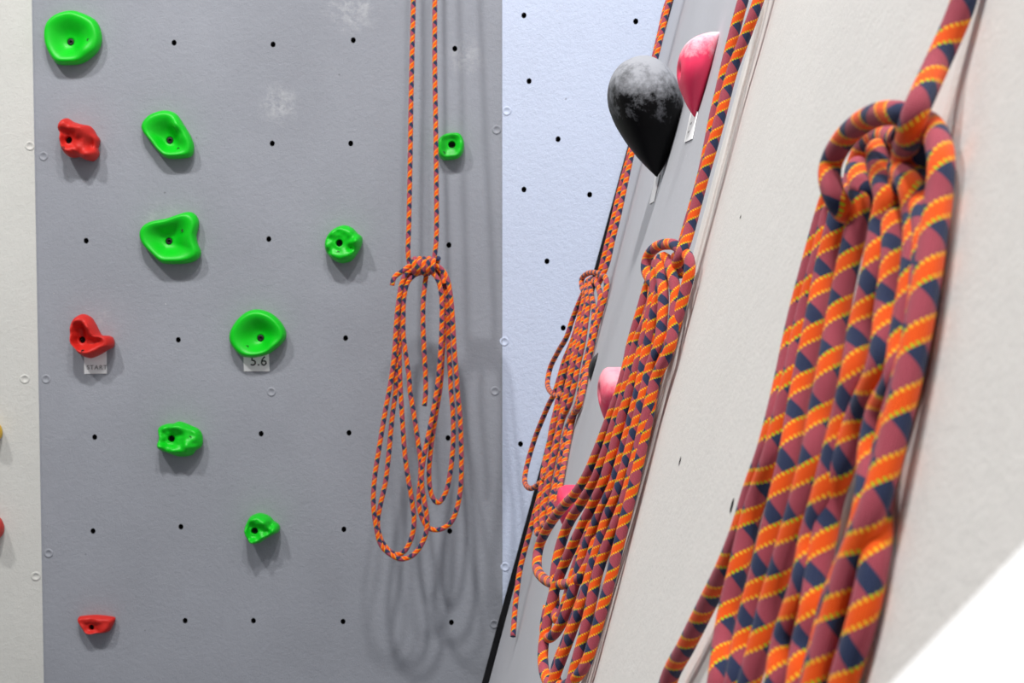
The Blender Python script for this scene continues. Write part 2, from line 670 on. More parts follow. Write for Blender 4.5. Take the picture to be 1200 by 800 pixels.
GH = 'green climbing holds on the grey wall'
RH = 'red climbing holds on the grey wall'
hold(za([(340, 55), (400, 70), (455, 100), (478, 140), (486, 190), (470, 240), (430, 280), (385, 305), (330, 310), (280, 306),
         (250, 275), (225, 225), (217, 170), (228, 115), (270, 75)]), (84, 50), (108, 50), M['green'],
     'large round green dished hold, topmost on the grey wall near its left edge', .029,   .80, .74,
     [(101, 58, 9, .006)], group=GH, seed=1)
hold(za([(790, 522), (835, 540), (870, 590), (900, 640), (916, 690), (905, 735), (855, 747), (790, 745), (750, 715), (710, 665),
         (675, 620), (672, 585), (700, 548), (745, 527)]), (200, 165), (212, 176), M['green'],
     'leaf-shaped green dished hold right of the crumpled red hold', .030, .78, .74, [(209, 150, 7, .009), (214, 165, 6, .005)],
     group=GH, seed=2)
hold(zb_([(880, 196), (920, 205), (940, 240), (935, 275), (928, 305), (935, 345), (950, 385), (935, 415), (890, 435), (820, 439),
          (765, 433), (720, 395), (675, 345), (662, 300), (675, 265), (715, 240), (790, 225)]), (199, 283), (217, 271),
     M['green'], 'green dished hold with a notched right side, fish-tail shaped', .033, .80, .74, [], group=GH, seed=3)
hold(zf([(655, 138), (695, 150), (720, 175), (742, 195), (740, 230), (715, 275), (690, 305), (645, 315), (605, 298), (575, 265),
         (567, 230), (578, 190), (610, 155)]), (400, 286), (399, 297), M['green'],
     'knobbly round green hold with a ridge, between two bolt holes left of the hanging rope', .042, .62, .12,
     [(421, 284, 5, .010), (413, 292, 4, -.012), (388, 296, 4, -.008), (388, 281, 4, -.006)], .004, group=GH, seed=4)
hold(zf([(255, 530), (310, 545), (355, 580), (383, 625), (384, 665), (350, 705), (300, 740), (235, 755), (185, 750), (150, 725),
         (122, 680), (125, 630), (160, 575), (205, 540)]), (306, 396), (292, 406), M['green'],
     'large round green dished hold above the card reading 5.6', .032, .80, .76, [(318, 400, 8, .004)], group=GH, seed=5)
hold(zd([(850, 573), (900, 590), (945, 615), (958, 655), (952, 690), (925, 708), (905, 730), (850, 737), (800, 722), (752, 702),
         (746, 680), (755, 650), (750, 605), (785, 585), (820, 582)]), (204, 513), (227, 511), M['green'],
     'lumpy wide green hold below the leaf and fish-tail ones', .034, .6, .25,
     [(222, 520, 7, .010), (212, 499, 6, .008), (193, 520, 5, .006), (234, 505, 5, .006), (216, 509, 4, -.006)], .008, group=GH, seed=6)
hold(ze([(1020, 133), (1055, 145), (1075, 165), (1095, 180), (1096, 205), (1075, 215), (1045, 232), (1020, 248), (990, 250),
         (972, 225), (963, 195), (975, 160), (990, 142)]), (302, 619), None, M['green'],
     'small knobbly green hold, lowest of the green ones', .046, .6, .15,
     [(321, 612, 4, -.012), (311, 608, 5, .008), (300, 632, 4, .006), (318, 620, 4, -.010)], .006, group=GH, seed=7)
hold(zg([(345, 418), (370, 420), (384, 445), (382, 475), (368, 495), (340, 502), (315, 500), (302, 478), (302, 445), (318, 425)]),
     (530, 171), (521, 181), M['green'], 'small boxy green hold right behind the hanging rope', .028, .7, .2, [], .002, group=GH, seed=8)
hold(za([(330, 560), (360, 578), (400, 590), (440, 600), (462, 635), (478, 660), (468, 700), (475, 725), (450, 758), (415, 755),
         (385, 740), (345, 743), (318, 720), (308, 680), (305, 630), (294, 605), (305, 575)]), (87, 167), (83, 177), M['red'],
     'crumpled red hold like a rock, above the two-pronged red one', .050, .55, .22,
     [(101, 153, 9, .010), (82, 148, 8, .008), (112, 172, 8, -.020), (98, 184, 6, -.008), (113, 185, 5, .008)], .004, group=RH, seed=9)
hold(zd([(405, 72), (435, 85), (455, 115), (475, 155), (490, 172), (530, 175), (545, 200), (540, 228), (515, 240), (480, 262),
         (440, 278), (405, 268), (380, 240), (357, 210), (352, 170), (355, 110), (375, 82)]), (100, 398), (105, 411), M['red'],
     'two-pronged red hold above the START card', .048, .66, .50,
     [(100, 374, 6, .006), (113, 384, 5, .008), (121, 400, 5, -.012), (133, 396, 3, .008), (134, 403, 3, .008), (100, 384, 6, -.012)],
     .006, group=RH, seed=10)
hold(ze([(330, 534), (385, 531), (445, 538), (456, 545), (448, 570), (430, 595), (395, 600), (350, 602), (330, 580), (311, 550), (315, 538)]),
     (110, 733), None, M['red'], 'low wide red foot chip, lowest hold on the grey wall', .026, .7, .25,
     [(122, 727, 6, .006)], .003, rb=.0062, group=RH, seed=11)
hold([(-2, 496), (2, 500), (3.4, 507), (2, 513), (-3, 516), (-10, 514), (-14, 506), (-9, 498)], (-6, 506), None, M['yellow'],
     'yellow hold cut off by the left edge on the cream wall', .034, .7, .2, [], .004, seed=12)
hold([(-2, 605), (2, 608), (5.5, 617), (4, 626), (-2, 632), (-10, 630), (-14, 618), (-9, 608)], (-5, 618), None, M['red'],
     'red hold cut off by the left edge on the cream wall', .038, .7, .2, [], .005, seed=13)


# ------------------------------------------------------------------ cards
def card(name, P, th, out, label, group=None):
    """P: four world corners (tl, tr, br, bl)"""
    c = sum(P, Vector((0, 0, 0))) / 4
    t = thing(name, c, label, 'card', group)
    vs = [p + out * (th + .001) for p in P] + [p + out * .0006 for p in P]
    mesh('paper', vs, [(0, 3, 2, 1), (4, 5, 6, 7)] + [(k, (k + 1) % 4, 4 + (k + 1) % 4, 4 + k) for k in range(4)], M['card'], t, smooth=False)
    return t


def text(body, c, size, m, par, spacing=1.0):
    cu = bpy.data.curves.new('lettering', 'FONT')
    cu.body = body
    cu.size = size
    cu.align_x = 'CENTER'
    cu.align_y = 'CENTER'
    cu.extrude = .0001
    cu.space_character = spacing
    tmp = bpy.data.objects.new('lettering_tmp', cu)
    C.objects.link(tmp)
    dg = bpy.context.evaluated_depsgraph_get()
    me = bpy.data.meshes.new_from_object(tmp.evaluated_get(dg))
    me.materials.clear()
    me.materials.append(m)
    bpy.data.objects.remove(tmp)
    bpy.data.curves.remove(cu)
    o = bpy.data.objects.new('lettering', me)
    C.objects.link(o)
    o.parent = par
    o.location = Vector(c) - LOC[par.name]
    o.rotation_euler = (PI / 2, 0, 0)
    LOC[o.name] = Vector(c)
    return o


def wallp(x, y, off=0):
    return V(*onback(x, y, off))


OUT = Vector((0, -1, 0))
k = card('start_card', [wallp(98.5, 407), wallp(125, 407), wallp(125.4, 437.5), wallp(99, 438)], .0006, OUT,
         'small white card reading START under the two-pronged red hold')
text('START', wallp(113.5, 430.6, .0026), .0128, M['ink_pale'], k, 1.18)
k = card('grade_card', [wallp(285, 408), wallp(315, 408), wallp(316, 435), wallp(286, 435)], .0006, OUT,
         'white card reading 5.6 under the large round green hold')
text('5.6', wallp(303, 423.4, .0026), .0280, M['ink'], k, 1.05)

z3 = zc(5.714, 740, 110)


def slab_card(pts, label):
    P = [S(x, y, .0) for x, y in z3(pts)]
    return card('route_card', P, .0005, nrm, label)


k = slab_card([(405, 120), (450, 120), (412, 303), (360, 328)], 'narrow white card with two dark marks below the upper pink hold')
for (x, y) in z3([(408, 200), (392, 256)]):
    c = S(x, y, .0)
    up = Vector((SL, 0, 1)).normalized()
    vs = [c + nrm * .0018 + dirz * (.008 * math.cos(a)) + up * (.0011 * math.sin(a)) for a in [2 * PI * i / 8 for i in range(8)]]
    mesh('ink_mark', vs, [tuple(range(8))], M['ink_pale'], k)
slab_card([(168, 540), (196, 540), (155, 722), (126, 740)], 'narrow blank white card below the big black hold')


# ------------------------------------------------------------------ holds on the slab (seen from the side)
def slab_hold(Zc, prof, W, mat_, label, group=None, pocket=None, power=.75, wpos=.42):
    """prof: (y px, x left px, x right px) from top to bottom; W: half width along the slab"""
    ys = [p[0] for p in prof]
    yc = (ys[0] + ys[-1]) / 2
    ds = Zc / F
    Y_ = (400 - yc) * ds
    base = slabP(Y_, Zc)
    t = thing('climbing_hold', base, label, 'climbing hold', group)
    NV, NA = 44, 48
    yy = ys[0] + (ys[-1] - ys[0]) * (1 - np.cos(np.linspace(0, PI, NV))) / 2
    xl = np.interp(yy, ys, [p[1] for p in prof])
    xr = np.interp(yy, ys, [p[2] for p in prof])
    for _ in range(1):
        xl[1:-1] = (xl[:-2] + 2 * xl[1:-1] + xl[2:]) / 4
        xr[1:-1] = (xr[:-2] + 2 * xr[1:-1] + xr[2:]) / 4
    vs, fs = [], []
    for i in range(NV):
        Y = (400 - yy[i]) * ds
        Xl, Xr = (xl[i] - 600) * ds, (xr[i] - 600) * ds
        Xr = min(Xr, slabX(Y) + .002)
        s = (yy[i] - ys[0]) / (ys[-1] - ys[0])
        if s < wpos:
            w = W * math.sqrt(max(0, 1 - ((wpos - s) / wpos) ** 2.3))
        else:
            w = W * (1 - ((s - wpos) / (1 - wpos)) ** 1.7)
        w = max(w, .0006)
        cx, hx = (Xl + Xr) / 2, (Xr - Xl) / 2
        for k in range(NA):
            a = 2 * PI * k / NA
            ca, sa = math.cos(a), math.sin(a)
            ox = -math.copysign(abs(ca) ** power, ca) * hx
            zz = math.copysign(abs(sa) ** .9, sa) * w
            v = V(cx + ox, Y, Zc + zz * (1 if ca < 0 else 1))
            if pocket:
                pv = pocket
                for (py, pz, pr, pd) in pv:
                    d2 = ((yy[i] - py) * ds) ** 2 + (zz - pz) ** 2
                    if ca > 0:
                        v.x += pd * math.exp(-d2 / pr ** 2)
            vs.append(v)
    for i in range(NV - 1):
        for k in range(NA):
            k2 = (k + 1) % NA
            fs.append((i * NA + k, (i + 1) * NA + k, (i + 1) * NA + k2, i * NA + k2))
    fs.append(list(range(NA)))
    fs.append(list(reversed(range((NV - 1) * NA, NV * NA))))
    mesh('body', vs, fs, mat_, t)
    return t


def zrel(y, yc, Z):
    return (yc - y) * Z / F


M['black'] = plastic('black_resin_chalked', (0.003, 0.003, 0.0035, 1), 0.45, 1.0, zrel(158, 136, 1.87), zrel(74, 136, 1.87), .12, dustcol=(.34, .35, .38, 1))
PK = srgb(252, 62, 104)
M['pink1'] = plastic('pink_resin_chalked', PK, 0.4, 1.0, zrel(84, 88, 1.6), zrel(36, 88, 1.6), .4, dustcol=(.95, .62, .68, 1))
M['pink2'] = plastic('pink_resin_dusty', srgb(250, 70, 108), 0.4, 0.45, -.02, .03, .4, dustcol=(.95, .72, .76, 1))
M['pink3'] = plastic('pink_resin', srgb(250, 60, 100), 0.45)
M['black2'] = plastic('black_resin', (0.02, 0.022, 0.024, 1), 0.4)
slab_hold(1.87, [(66, 751, 757), (69, 740, 766), (75, 728, 776), (82, 721, 783), (90, 716, 789), (100, 713, 794), (110, 711.5, 798),
                 (125, 713, 800), (145, 721, 797), (165, 733, 791), (185, 748, 783), (197, 759, 777), (204, 766, 772), (207, 769, 770.5)],
          .062, M['black'], 'big black teardrop hold dusted white on top, in front of the pink one', 'holds on the leaning wall')
slab_hold(1.60, [(38, 838, 847), (40, 826, 847), (45, 812, 846.5), (52, 803, 846), (62, 797, 845), (75, 794, 842.5), (88, 793.5, 839), (100, 796, 834),
                 (113, 801, 828), (124, 805.5, 822.5), (132, 810, 818.5), (137, 813.5, 815)],
          .034, M['pink1'], 'chalky pink hold beside the big black one, highest of the pink ones', 'holds on the leaning wall',
          pocket=[(84, -.006, .006, .010), (62, -.014, .004, .004)])
slab_hold(1.52, [(430, 712, 728), (433, 707, 737), (440, 703, 744), (450, 700.5, 742), (462, 700, 739), (473, 702, 736), (483, 705, 732), (491, 708, 727),
                 (497, 713, 720)], .032, M['pink2'], 'pink hold with a slit, partly behind the middle slab rope', 'holds on the leaning wall',
          pocket=[(462, -.006, .0055, .012), (455, -.006, .004, .008)])
slab_hold(1.84, [(568, 662, 680), (572, 655, 684), (580, 652.5, 680), (592, 652, 676), (602, 654, 673), (611, 657, 669), (617, 660, 666),
                 (620.5, 662.5, 664)], .03, M['pink3'], 'small pink hold behind the coil, lowest of the pink ones', 'holds on the leaning wall')
slab_hold(2.24, [(407, 705, 706.5), (413, 701, 705.5), (419, 695, 704), (425, 691, 702.5), (433, 689.3, 700.5), (441, 690, 698.5), (448, 692, 696.5),
                 (454, 694, 695)], .022, M['black2'], 'small black pointed hold beside the far coil on the leaning wall', 'holds on the leaning wall')


# ------------------------------------------------------------------ ropes
def spline(pts, step):
    """centripetal-ish Catmull-Rom through world points, resampled at equal steps"""
    P = [np.array(p, float) for p in pts]
    P = [2 * P[0] - P[1]] + P + [2 * P[-1] - P[-2]]
    dense = []
    for i in range(1, len(P) - 2):
        p0, p1, p2, p3 = P[i - 1:i + 3]
        d01, d12, d23 = (max(np.linalg.norm(b - a), 1e-6) ** .5 for a, b in ((p0, p1), (p1, p2), (p2, p3)))
        m1 = (p2 - p1) + d12 * ((p1 - p0) / d01 - (p2 - p0) / (d01 + d12))
        m2 = (p2 - p1) + d12 * ((p3 - p2) / d23 - (p3 - p1) / (d12 + d23))
        n = max(4, int(np.linalg.norm(p2 - p1) / step * 2))
        for j in range(n):
            s = j / n
            dense.append((2 * s ** 3 - 3 * s ** 2 + 1) * p1 + (s ** 3 - 2 * s ** 2 + s) * m1 +
                         (-2 * s ** 3 + 3 * s ** 2) * p2 + (s ** 3 - s ** 2) * m2)
    dense.append(P[-2])
    D = np.array(dense)
    L = np.concatenate([[0], np.cumsum(np.linalg.norm(np.diff(D, axis=0), axis=1))])
    n = max(3, int(L[-1] / step))
    q = np.linspace(0, L[-1], n)
    return np.stack([np.interp(q, L, D[:, k]) for k in range(3)], 1), q


PITCH = [25 / 22.8]


def strand(name, pts, r, parent, step=.004, n=14, phase=None):
    pitch = PITCH[0]
    D, q = spline(pts, step)
    for _ in range(2):
        D[1:-1] = (D[:-2] + 2 * D[1:-1] + D[2:]) / 4
    T = np.gradient(D, axis=0)
    T /= np.linalg.norm(T, axis=1)[:, None]
    ref = np.array([0, -1.0, 0])
    N = ref - T[0] * ref.dot(T[0])
    if np.linalg.norm(N) < .1:
        ref = np.array([1.0, 0, 0])
        N = ref - T[0] * ref.dot(T[0])
    N /= np.linalg.norm(N)
    m = len(D)
    vs = np.zeros((m, n, 3))
    th = 2 * PI * np.arange(n) / n
    for i in range(m):
        N = N - T[i] * N.dot(T[i])
        N /= np.linalg.norm(N)
        B = np.cross(T[i], N)
        vs[i] = D[i] + r * (np.cos(th)[:, None] * N + np.sin(th)[:, None] * B)
    I = np.arange(m - 1)[:, None] * n
    K = np.arange(n)[None]
    K2 = (K + 1) % n
    fs = np.stack([I + K, I + K2, I + n + K2, I + n + K], -1).reshape(-1, 4).tolist()
    if phase is None:
        phase = random.random()
    u0 = (np.broadcast_to(K, (m - 1, n)) / n)
    u1 = u0 + 1 / n
    v0 = np.broadcast_to((q[:-1] * pitch + phase)[:, None], (m - 1, n))
    v1 = np.broadcast_to((q[1:] * pitch + phase)[:, None], (m - 1, n))
    uv = np.stack([np.stack([u0, v0], -1), np.stack([u1, v0], -1), np.stack([u1, v1], -1), np.stack([u0, v1], -1)], 2).reshape(-1, 2)
    V_ = vs.reshape(-1, 3)
    nf = len(fs)
    uvl = uv.tolist()
    fs.append(list(range(n))[::-1])
    uvl += [[0.5, 0.5]] * n
    fs.append([(m - 1) * n + k for k in range(n)])
    uvl += [[0.5, 0.5]] * n
    return mesh(name, V_.tolist(), fs, M['rope'], parent, uvs=uvl)


def interp_off(pts, conv, default):
    """list of (x, y[, off]) in zoom coordinates -> points on the slab; off in mm"""
    out = []
    for p in conv(pts):
        off = p[2] if len(p) > 2 else default
        out.append(R_(p[0], p[1], off))
    return out


DEP = dict(Z=1.0, k=0.5)          # depth of the rope being laid, and how far its strands fan back along the slab


def R_(x, y, off):
    dx, dy = ray(x, y)
    Zs = (X0 - .0062) / (dx - SL * dy)           # where the line of sight meets the slab (less the rope's radius)
    Z = DEP['Z'] + DEP['k'] * (Zs - DEP['Z']) - (off - 6) / 1000.0 * 1.1
    Z = min(Z, Zs)
    return V(dx * Z, dy * Z, Z)


# ---- near rope (right), ids by what is seen
z6 = zc(2.857, 920, 0)
z7 = zc(2.857, 860, 200)
z8 = zc(2.2227, 760, 440)
R4 = .0048


def chain(segs):
    """join traced pieces, dropping points of a new piece that would run back over the last one"""
    out = []
    for conv, pts, d in segs:
        new = [(p[0], p[1], p[2] if len(p) > 2 else d) for p in conv(pts)]
        if len(out) > 1:
            dy = out[-1][1] - out[-2][1]
            if abs(dy) > 3:
                sg = 1 if dy > 0 else -1
                while len(new) > 1 and 0 <= (new[0][1] - out[-1][1]) * -sg + 5 < 45:
                    new.pop(0)
        out += new
    return out


def nearS(*segs):
    return [R_(*p) for p in chain(segs)]


def drop(p, q):
    """U-turn below the frame between two strand ends"""
    p, q = Vector(p), Vector(q)
    m = (p + q) / 2
    d = (p - q)
    return [p + Vector((-.006, 0, -.03)), m + d * .35 + Vector((-.016, 0, -.062)), m + Vector((-.02, 0, -.074)),
            m - d * .35 + Vector((-.016, 0, -.062)), q + Vector((-.006, 0, -.03))]


DEP.update(Z=.475, k=.95)
near = thing('climbing_rope', S(1063, 400, 0), 'large blurred near coil of orange rope knotted on the cream wall', 'rope', 'ropes on the leaning wall')
stand_top = [slabP(2.45, .487, .007), slabP(1.2, .487, .007), slabP(.5, .487, .007)]
A = nearS((z6, [(606, -30), (600, 0), (565, 90), (515, 200), (465, 310), (432, 385), (420, 440), (400, 520), (380, 640)], 8))
for i, o_ in enumerate((8, 8, 12, 22, 40, 50, 44, 20, 0)):
    x, y = z6([[(606, -30), (600, 0), (565, 90), (515, 200), (465, 310), (432, 385), (420, 440), (400, 520), (380, 640)][i]])[0][:2]
    A[i] = R_(x, y, o_)
strand('standing_strand', stand_top + A, R4, near, .003, 24)
DEP.update(k=.6)
# ring of the knot: left half (over the bundle) and right half that runs on down as a strand
strand('knot', nearS((z6, [(470, 520, -80), (455, 440, -30), (410, 388, 8), (340, 378, 17), (265, 405, 20), (195, 470, 20), (152, 550, 19), (152, 620, 16),
                           (180, 685, 2), (225, 725, -80), (260, 760, -80)], 15)), R4, near, .0025, 24)
DEP.update(k=.95)
down_R = nearS((z6, [(380, 470, 7), (420, 420, 12), (470, 410, 13), (508, 460, 13), (524, 550, 12), (516, 650, 10)], 10),
               (z7, [(670, 200, 11), (640, 400, 12), (610, 560, 13), (580, 700, 14)], 9),
               (z8, [(620, 230, 17), (580, 360, 21), (530, 480), (480, 640), (440, 780)], 24))
down_RR = nearS((z6, [(440, 640, 6), (470, 760, 6)], 6), (z7, [(640, 300), (610, 560)], 5.6), (z8, [(622, 180, 2), (600, 330, 2), (596, 440, 2), (578, 540, 2), (550, 660, 2), (510, 790, 4)], 6))
L1 = nearS((z6, [(250, 700, 7)], 7), (z7, [(335, 60), (315, 110), (262, 300), (210, 500), (168, 700)], 7),
           (z8, [(330, 110), (306, 200), (270, 300), (240, 400), (200, 500), (150, 600), (100, 700), (50, 800)], 10))
L2 = nearS((z6, [(262, 700, 5)], 5), (z7, [(338, 110), (288, 300), (236, 500), (194, 700)], 4),
           (z8, [(345, 120), (322, 210), (288, 300), (258, 400), (235, 500), (210, 600), (192, 700), (180, 800)], 5))
L3 = nearS((z6, [(285, 640, 7)], 7), (z7, [(358, 100), (350, 150), (310, 300), (272, 500), (230, 700)], 7),
           (z8, [(385, 100), (368, 200), (345, 300), (320, 400), (295, 500), (268, 600), (245, 700), (226, 800)], 7))
M0 = nearS((z6, [(262, 585, 2), (250, 552, 10), (242, 562, 17), (250, 660, 18)], 15), (z7, [(418, 80), (408, 200), (385, 300), (345, 500), (310, 700)], 16),
           (z8, [(445, 100), (428, 200), (403, 300), (375, 400), (345, 500), (315, 600), (290, 700), (262, 800)], 15))
M1 = nearS((z6, [(325, 540, 4), (314, 500, 14), (308, 508, 23), (318, 580, 25), (340, 680, 23)], 20), (z7, [(488, 60), (500, 150), (478, 280), (455, 400), (425, 520), (400, 680)], 21),
           (z8, [(510, 100), (480, 220), (455, 320), (425, 420), (408, 520), (380, 610), (350, 700), (335, 800)], 18))
M1b = nearS((z6, [(400, 620, 8)], 7), (z7, [(520, 60), (535, 180), (535, 300), (515, 450), (490, 650)], 9),
            (z8, [(545, 110), (512, 220), (478, 320), (458, 420), (440, 520), (425, 620), (405, 700), (392, 800)], 6.5))
M2 = nearS((z6, [(385, 600, 2), (380, 560, 10), (395, 580, 17), (428, 650, 17)], 15), (z7, [(605, 130), (612, 200), (606, 300), (590, 420), (565, 560), (545, 700)], 9),
           (z8, [(602, 90), (580, 200, 4), (575, 300, 3), (556, 400, 3), (516, 500, 3), (480, 600), (455, 700), (430, 800)], 6))
strand('knot', nearS((z6, [(225, 660), (238, 560), (275, 478), (350, 455), (420, 510), (445, 640)], 4)), R4, near, .003, 24)  # made-up extra strand, added behind the ring to darken its inside
for a_, b_ in ((M1, down_R), (M0, M2), (L1, down_RR), (L2, M1b)):
    strand('coil_loop', a_ + drop(a_[-1], b_[-1]) + b_[::-1], R4, near, .003, 24)
strand('coil_loop', L3 + [L3[-1] + Vector((-.006, 0.01, -.05))], R4, near, .003, 24)

# ---- middle rope on the slab
z5 = zc(4.444, 720, 250)
q9 = zc(6.67, 680, 380)
q8 = zc(3.3333, 620, 560)
z1 = zc(3.6375, 580, 0)
R3 = .0047
DEP.update(Z=1.15, k=.18)
mid = thing('climbing_rope', S(795, 400, 0), 'middle coil of orange and maroon rope hanging over the panel joint', 'rope', 'ropes on the leaning wall')
top3 = [slabP(2.45, 1.16, .008), slabP(1.2, 1.16, .008), slabP(.5, 1.18, .008)]
strand('standing_strand', top3 + nearS((z1, [(1120, 10), (1062, 170), (1012, 300), (955, 520), (922, 640), (890, 750)], 11),
                                       (z5, [(398, 60, 11), (372, 150, 14), (345, 215, 20), (325, 270, 12), (300, 340, 6)], 10)), R3, mid, .004, 20)
top3b = [slabP(2.45, 1.26, .007), slabP(1.2, 1.26, .007), slabP(.5, 1.27, .007)]
strand('standing_strand', top3b + nearS((z1, [(1058, 0), (1028, 110), (995, 240), (963, 380), (935, 500), (912, 620), (885, 750)], 6),
                                        (z5, [(375, 100), (350, 200), (340, 260), (330, 330)], 6)), R3, mid, .004, 20)
strand('knot', nearS((z5, [(345, 260, 8), (350, 205, 13), (325, 170, 18), (270, 160, 20), (215, 178, 21), (175, 225, 21), (163, 285, 20), (185, 340, 14), (215, 380, 8)], 15)),
       R3, mid, .003, 20)
cR = nearS((z5, [(320, 230, 9), (350, 205, 12), (380, 215, 13), (395, 265, 12), (388, 330, 11), (368, 400), (348, 480)], 10),
           (q9, [(712, 100), (636, 300), (575, 500), (535, 700)], 9), (q8, [(405, 40), (372, 170), (345, 280), (322, 380), (297, 470), (275, 550), (250, 640), (215, 740), (150, 806)], 9))
cL = nearS((z5, [(190, 340, 8), (172, 390), (145, 490), (112, 600), (85, 700)], 7), (q9, [(430, 100), (375, 290), (328, 470), (255, 680)], 8),
           (q8, [(232, -20), (190, 50), (130, 115), (72, 195), (38, 270), (30, 340), (60, 395), (130, 415), (195, 395)], 8),
           (q8, [(235, 330, 4), (262, 240, 0), (300, 100, 0), (345, -60, 0), (400, -300, 0), (460, -560, 0), (500, -720, 0)], 6))
cL2 = nearS((z5, [(205, 340, 8), (200, 420), (185, 520)], 6), (q9, [(445, 140), (400, 330), (350, 520), (300, 690)], 6),
            (q8, [(262, 0), (205, 95), (150, 185), (118, 280), (103, 360), (98, 420, 1), (100, 500, 0), (112, 560, 0), (140, 500, 0), (190, 330, 2), (240, 200, 1), (282, 60, 0), (320, -60, 0), (380, -300, 0), (440, -560, 0), (490, -720, 0)], 6))
cM0 = nearS((z5, [(290, 300, 8), (245, 250, 14), (225, 235, 18), (215, 290, 18), (210, 400), (190, 500), (168, 610), (145, 700)], 15),
            (q9, [(510, 100), (460, 290), (402, 490), (340, 690)], 15), (q8, [(290, 20), (250, 100), (218, 165), (180, 245), (140, 330), (102, 430), (76, 540), (56, 650), (56, 740), (80, 810), (110, 850)], 14))
cM0b = nearS((z5, [(300, 320, 8), (275, 270, 10), (255, 330, 12)], 10), (q9, [(530, 150, 10), (480, 420, 10), (430, 640, 10)], 10),
             (q8, [(325, 40), (290, 110), (255, 190), (218, 280), (190, 375), (165, 460), (130, 560), (85, 622), (60, 600, 5.6), (75, 500, 5.6)], 10))
cM1 = nearS((z5, [(300, 280, 9), (262, 225, 17), (240, 222, 22), (240, 290, 22), (255, 420, 21), (250, 540, 20), (232, 690, 19)], 18),
            (q9, [(595, 100), (560, 300), (510, 500), (460, 700)], 18), (q8, [(345, 60), (305, 150), (272, 265), (240, 370), (215, 470), (180, 560), (140, 670), (110, 750), (85, 830)], 15))
cM1b = nearS((z5, [(320, 300, 8), (290, 250, 14), (285, 262, 17), (305, 330, 17), (318, 420, 14), (310, 560, 13), (290, 700, 13)], 13),
             (q9, [(625, 200), (590, 420), (540, 620)], 12), (q8, [(375, 80), (330, 200), (290, 300), (260, 400), (240, 500), (215, 610), (190, 700), (165, 800)], 11))
strand('coil_loop', cM1 + [R_(648, 822, 12), R_(660, 835, 10)] + cM0[::-1], R3, mid, .004, 18)
strand('coil_loop', cR + [R_(655, 803, 6), R_(650, 790, 5.5), R_(668, 740, 5.5), R_(700, 650, 3), R_(722, 560, 2), R_(748, 470, 2), R_(770, 380, 2), R_(778, 330, 2)], R3, mid, .004, 18)
strand('coil_loop', cM1b + [R_(664, 830, 12)], R3, mid, .004, 18)
strand('coil_loop', cL, R3, mid, .004, 18)
strand('coil_loop', cL2, R3, mid, .004, 18)
strand('coil_loop', cM0b, R3, mid, .004, 18)

# ---- far rope on the slab, by the corner
y2 = zc(4, 580, 200)
y3 = zc(4, 590, 300)
y4 = zc(2.5, 590, 480)
R2 = .0047
DEP.update(Z=2.33, k=.15)
far = thing('climbing_rope', S(695, 400, 0), 'far coil of orange rope on the leaning wall beside the pale blue wall', 'rope', 'ropes on the leaning wall')
tp = [slabP(2.45, 2.40, .008), slabP(1.2, 2.40, .008), slabP(.7, 2.40, .008)]
tp2 = [slabP(2.45, 2.46, .008), slabP(1.2, 2.46, .008), slabP(.7, 2.46, .008)]
strand('standing_strand', tp + nearS((z1, [(742, 10), (718, 110), (690, 230), (640, 420), (578, 680)], 9), (y2, [(603, 100), (577, 220), (550, 330), (528, 430), (505, 490, 14), (480, 540, 8)], 9)), R2, far, .005, 14)
strand('standing_strand', tp2 + nearS((z1, [(732, 20), (708, 120), (680, 240), (630, 430), (568, 680)], 7), (y2, [(583, 100), (557, 220), (532, 320), (510, 410), (495, 470)], 7)), R2, far, .005, 14)
strand('knot', nearS((y3, [(475, 105, 8), (465, 88, 16), (430, 78, 22), (395, 82, 24), (367, 108, 24), (368, 145, 20), (385, 180, 12)], 15)), R2, far, .004, 14)
strand('knot', nearS((y3, [(430, 110, 8), (455, 92, 14), (478, 100, 14), (484, 130, 12), (478, 180, 10), (462, 240, 9), (438, 320), (418, 410), (393, 520), (374, 620), (356, 700)], 9), (y4, [(205, 20), (190, 90), (175, 170), (158, 260), (140, 330)], 9)), R2, far, .005, 14)
strand('coil_loop', nearS((y3, [(385, 150, 9), (362, 200), (322, 300), (300, 370), (255, 450), (217, 530), (206, 590), (225, 640), (262, 655, 6), (300, 640, 6)], 12)), R2, far, .005, 14)
strand('coil_loop', nearS((y3, [(388, 160, 9), (378, 200), (352, 300), (322, 400), (285, 490), (262, 570), (240, 640), (210, 700), (172, 790)], 13),
                         (y4, [(118, 20), (95, 75), (72, 150), (62, 200), (77, 230), (105, 216), (135, 180, 6), (160, 100, 6)], 12)), R2, far, .005, 14)
strand('coil_loop', nearS((y3, [(410, 125, 10), (396, 110, 20), (388, 150, 22), (398, 210), (388, 300), (374, 400), (352, 500), (333, 600), (306, 700)], 20),
                         (y4, [(172, 30), (150, 130), (132, 220), (118, 300), (108, 360), (100, 366), (96, 330), (110, 230), (128, 120)], 14),
                         (y3, [(272, 690), (300, 600), (320, 500), (340, 380), (365, 250), (395, 140)], 12)), R2, far, .005, 14)
strand('coil_loop', nearS((y3, [(430, 130, 10), (408, 102, 22), (405, 130, 26), (412, 180), (425, 280), (408, 400), (384, 500), (364, 600), (345, 700)], 22),
                         (y4, [(195, 30), (172, 130), (152, 220), (135, 300), (125, 335), (112, 330), (118, 260), (140, 150)], 18),
                         (y3, [(282, 700), (315, 560), (350, 420), (380, 260), (400, 150)], 10)), R2, far, .005, 14)
strand('coil_loop', nearS((y3, [(440, 130, 9), (428, 105, 20), (438, 130, 22), (452, 170), (455, 200), (440, 280), (425, 360), (400, 480), (378, 580), (352, 690)], 15),
                         (y4, [(184, 60), (162, 160), (145, 240), (130, 300)], 12)), R2, far, .005, 14)
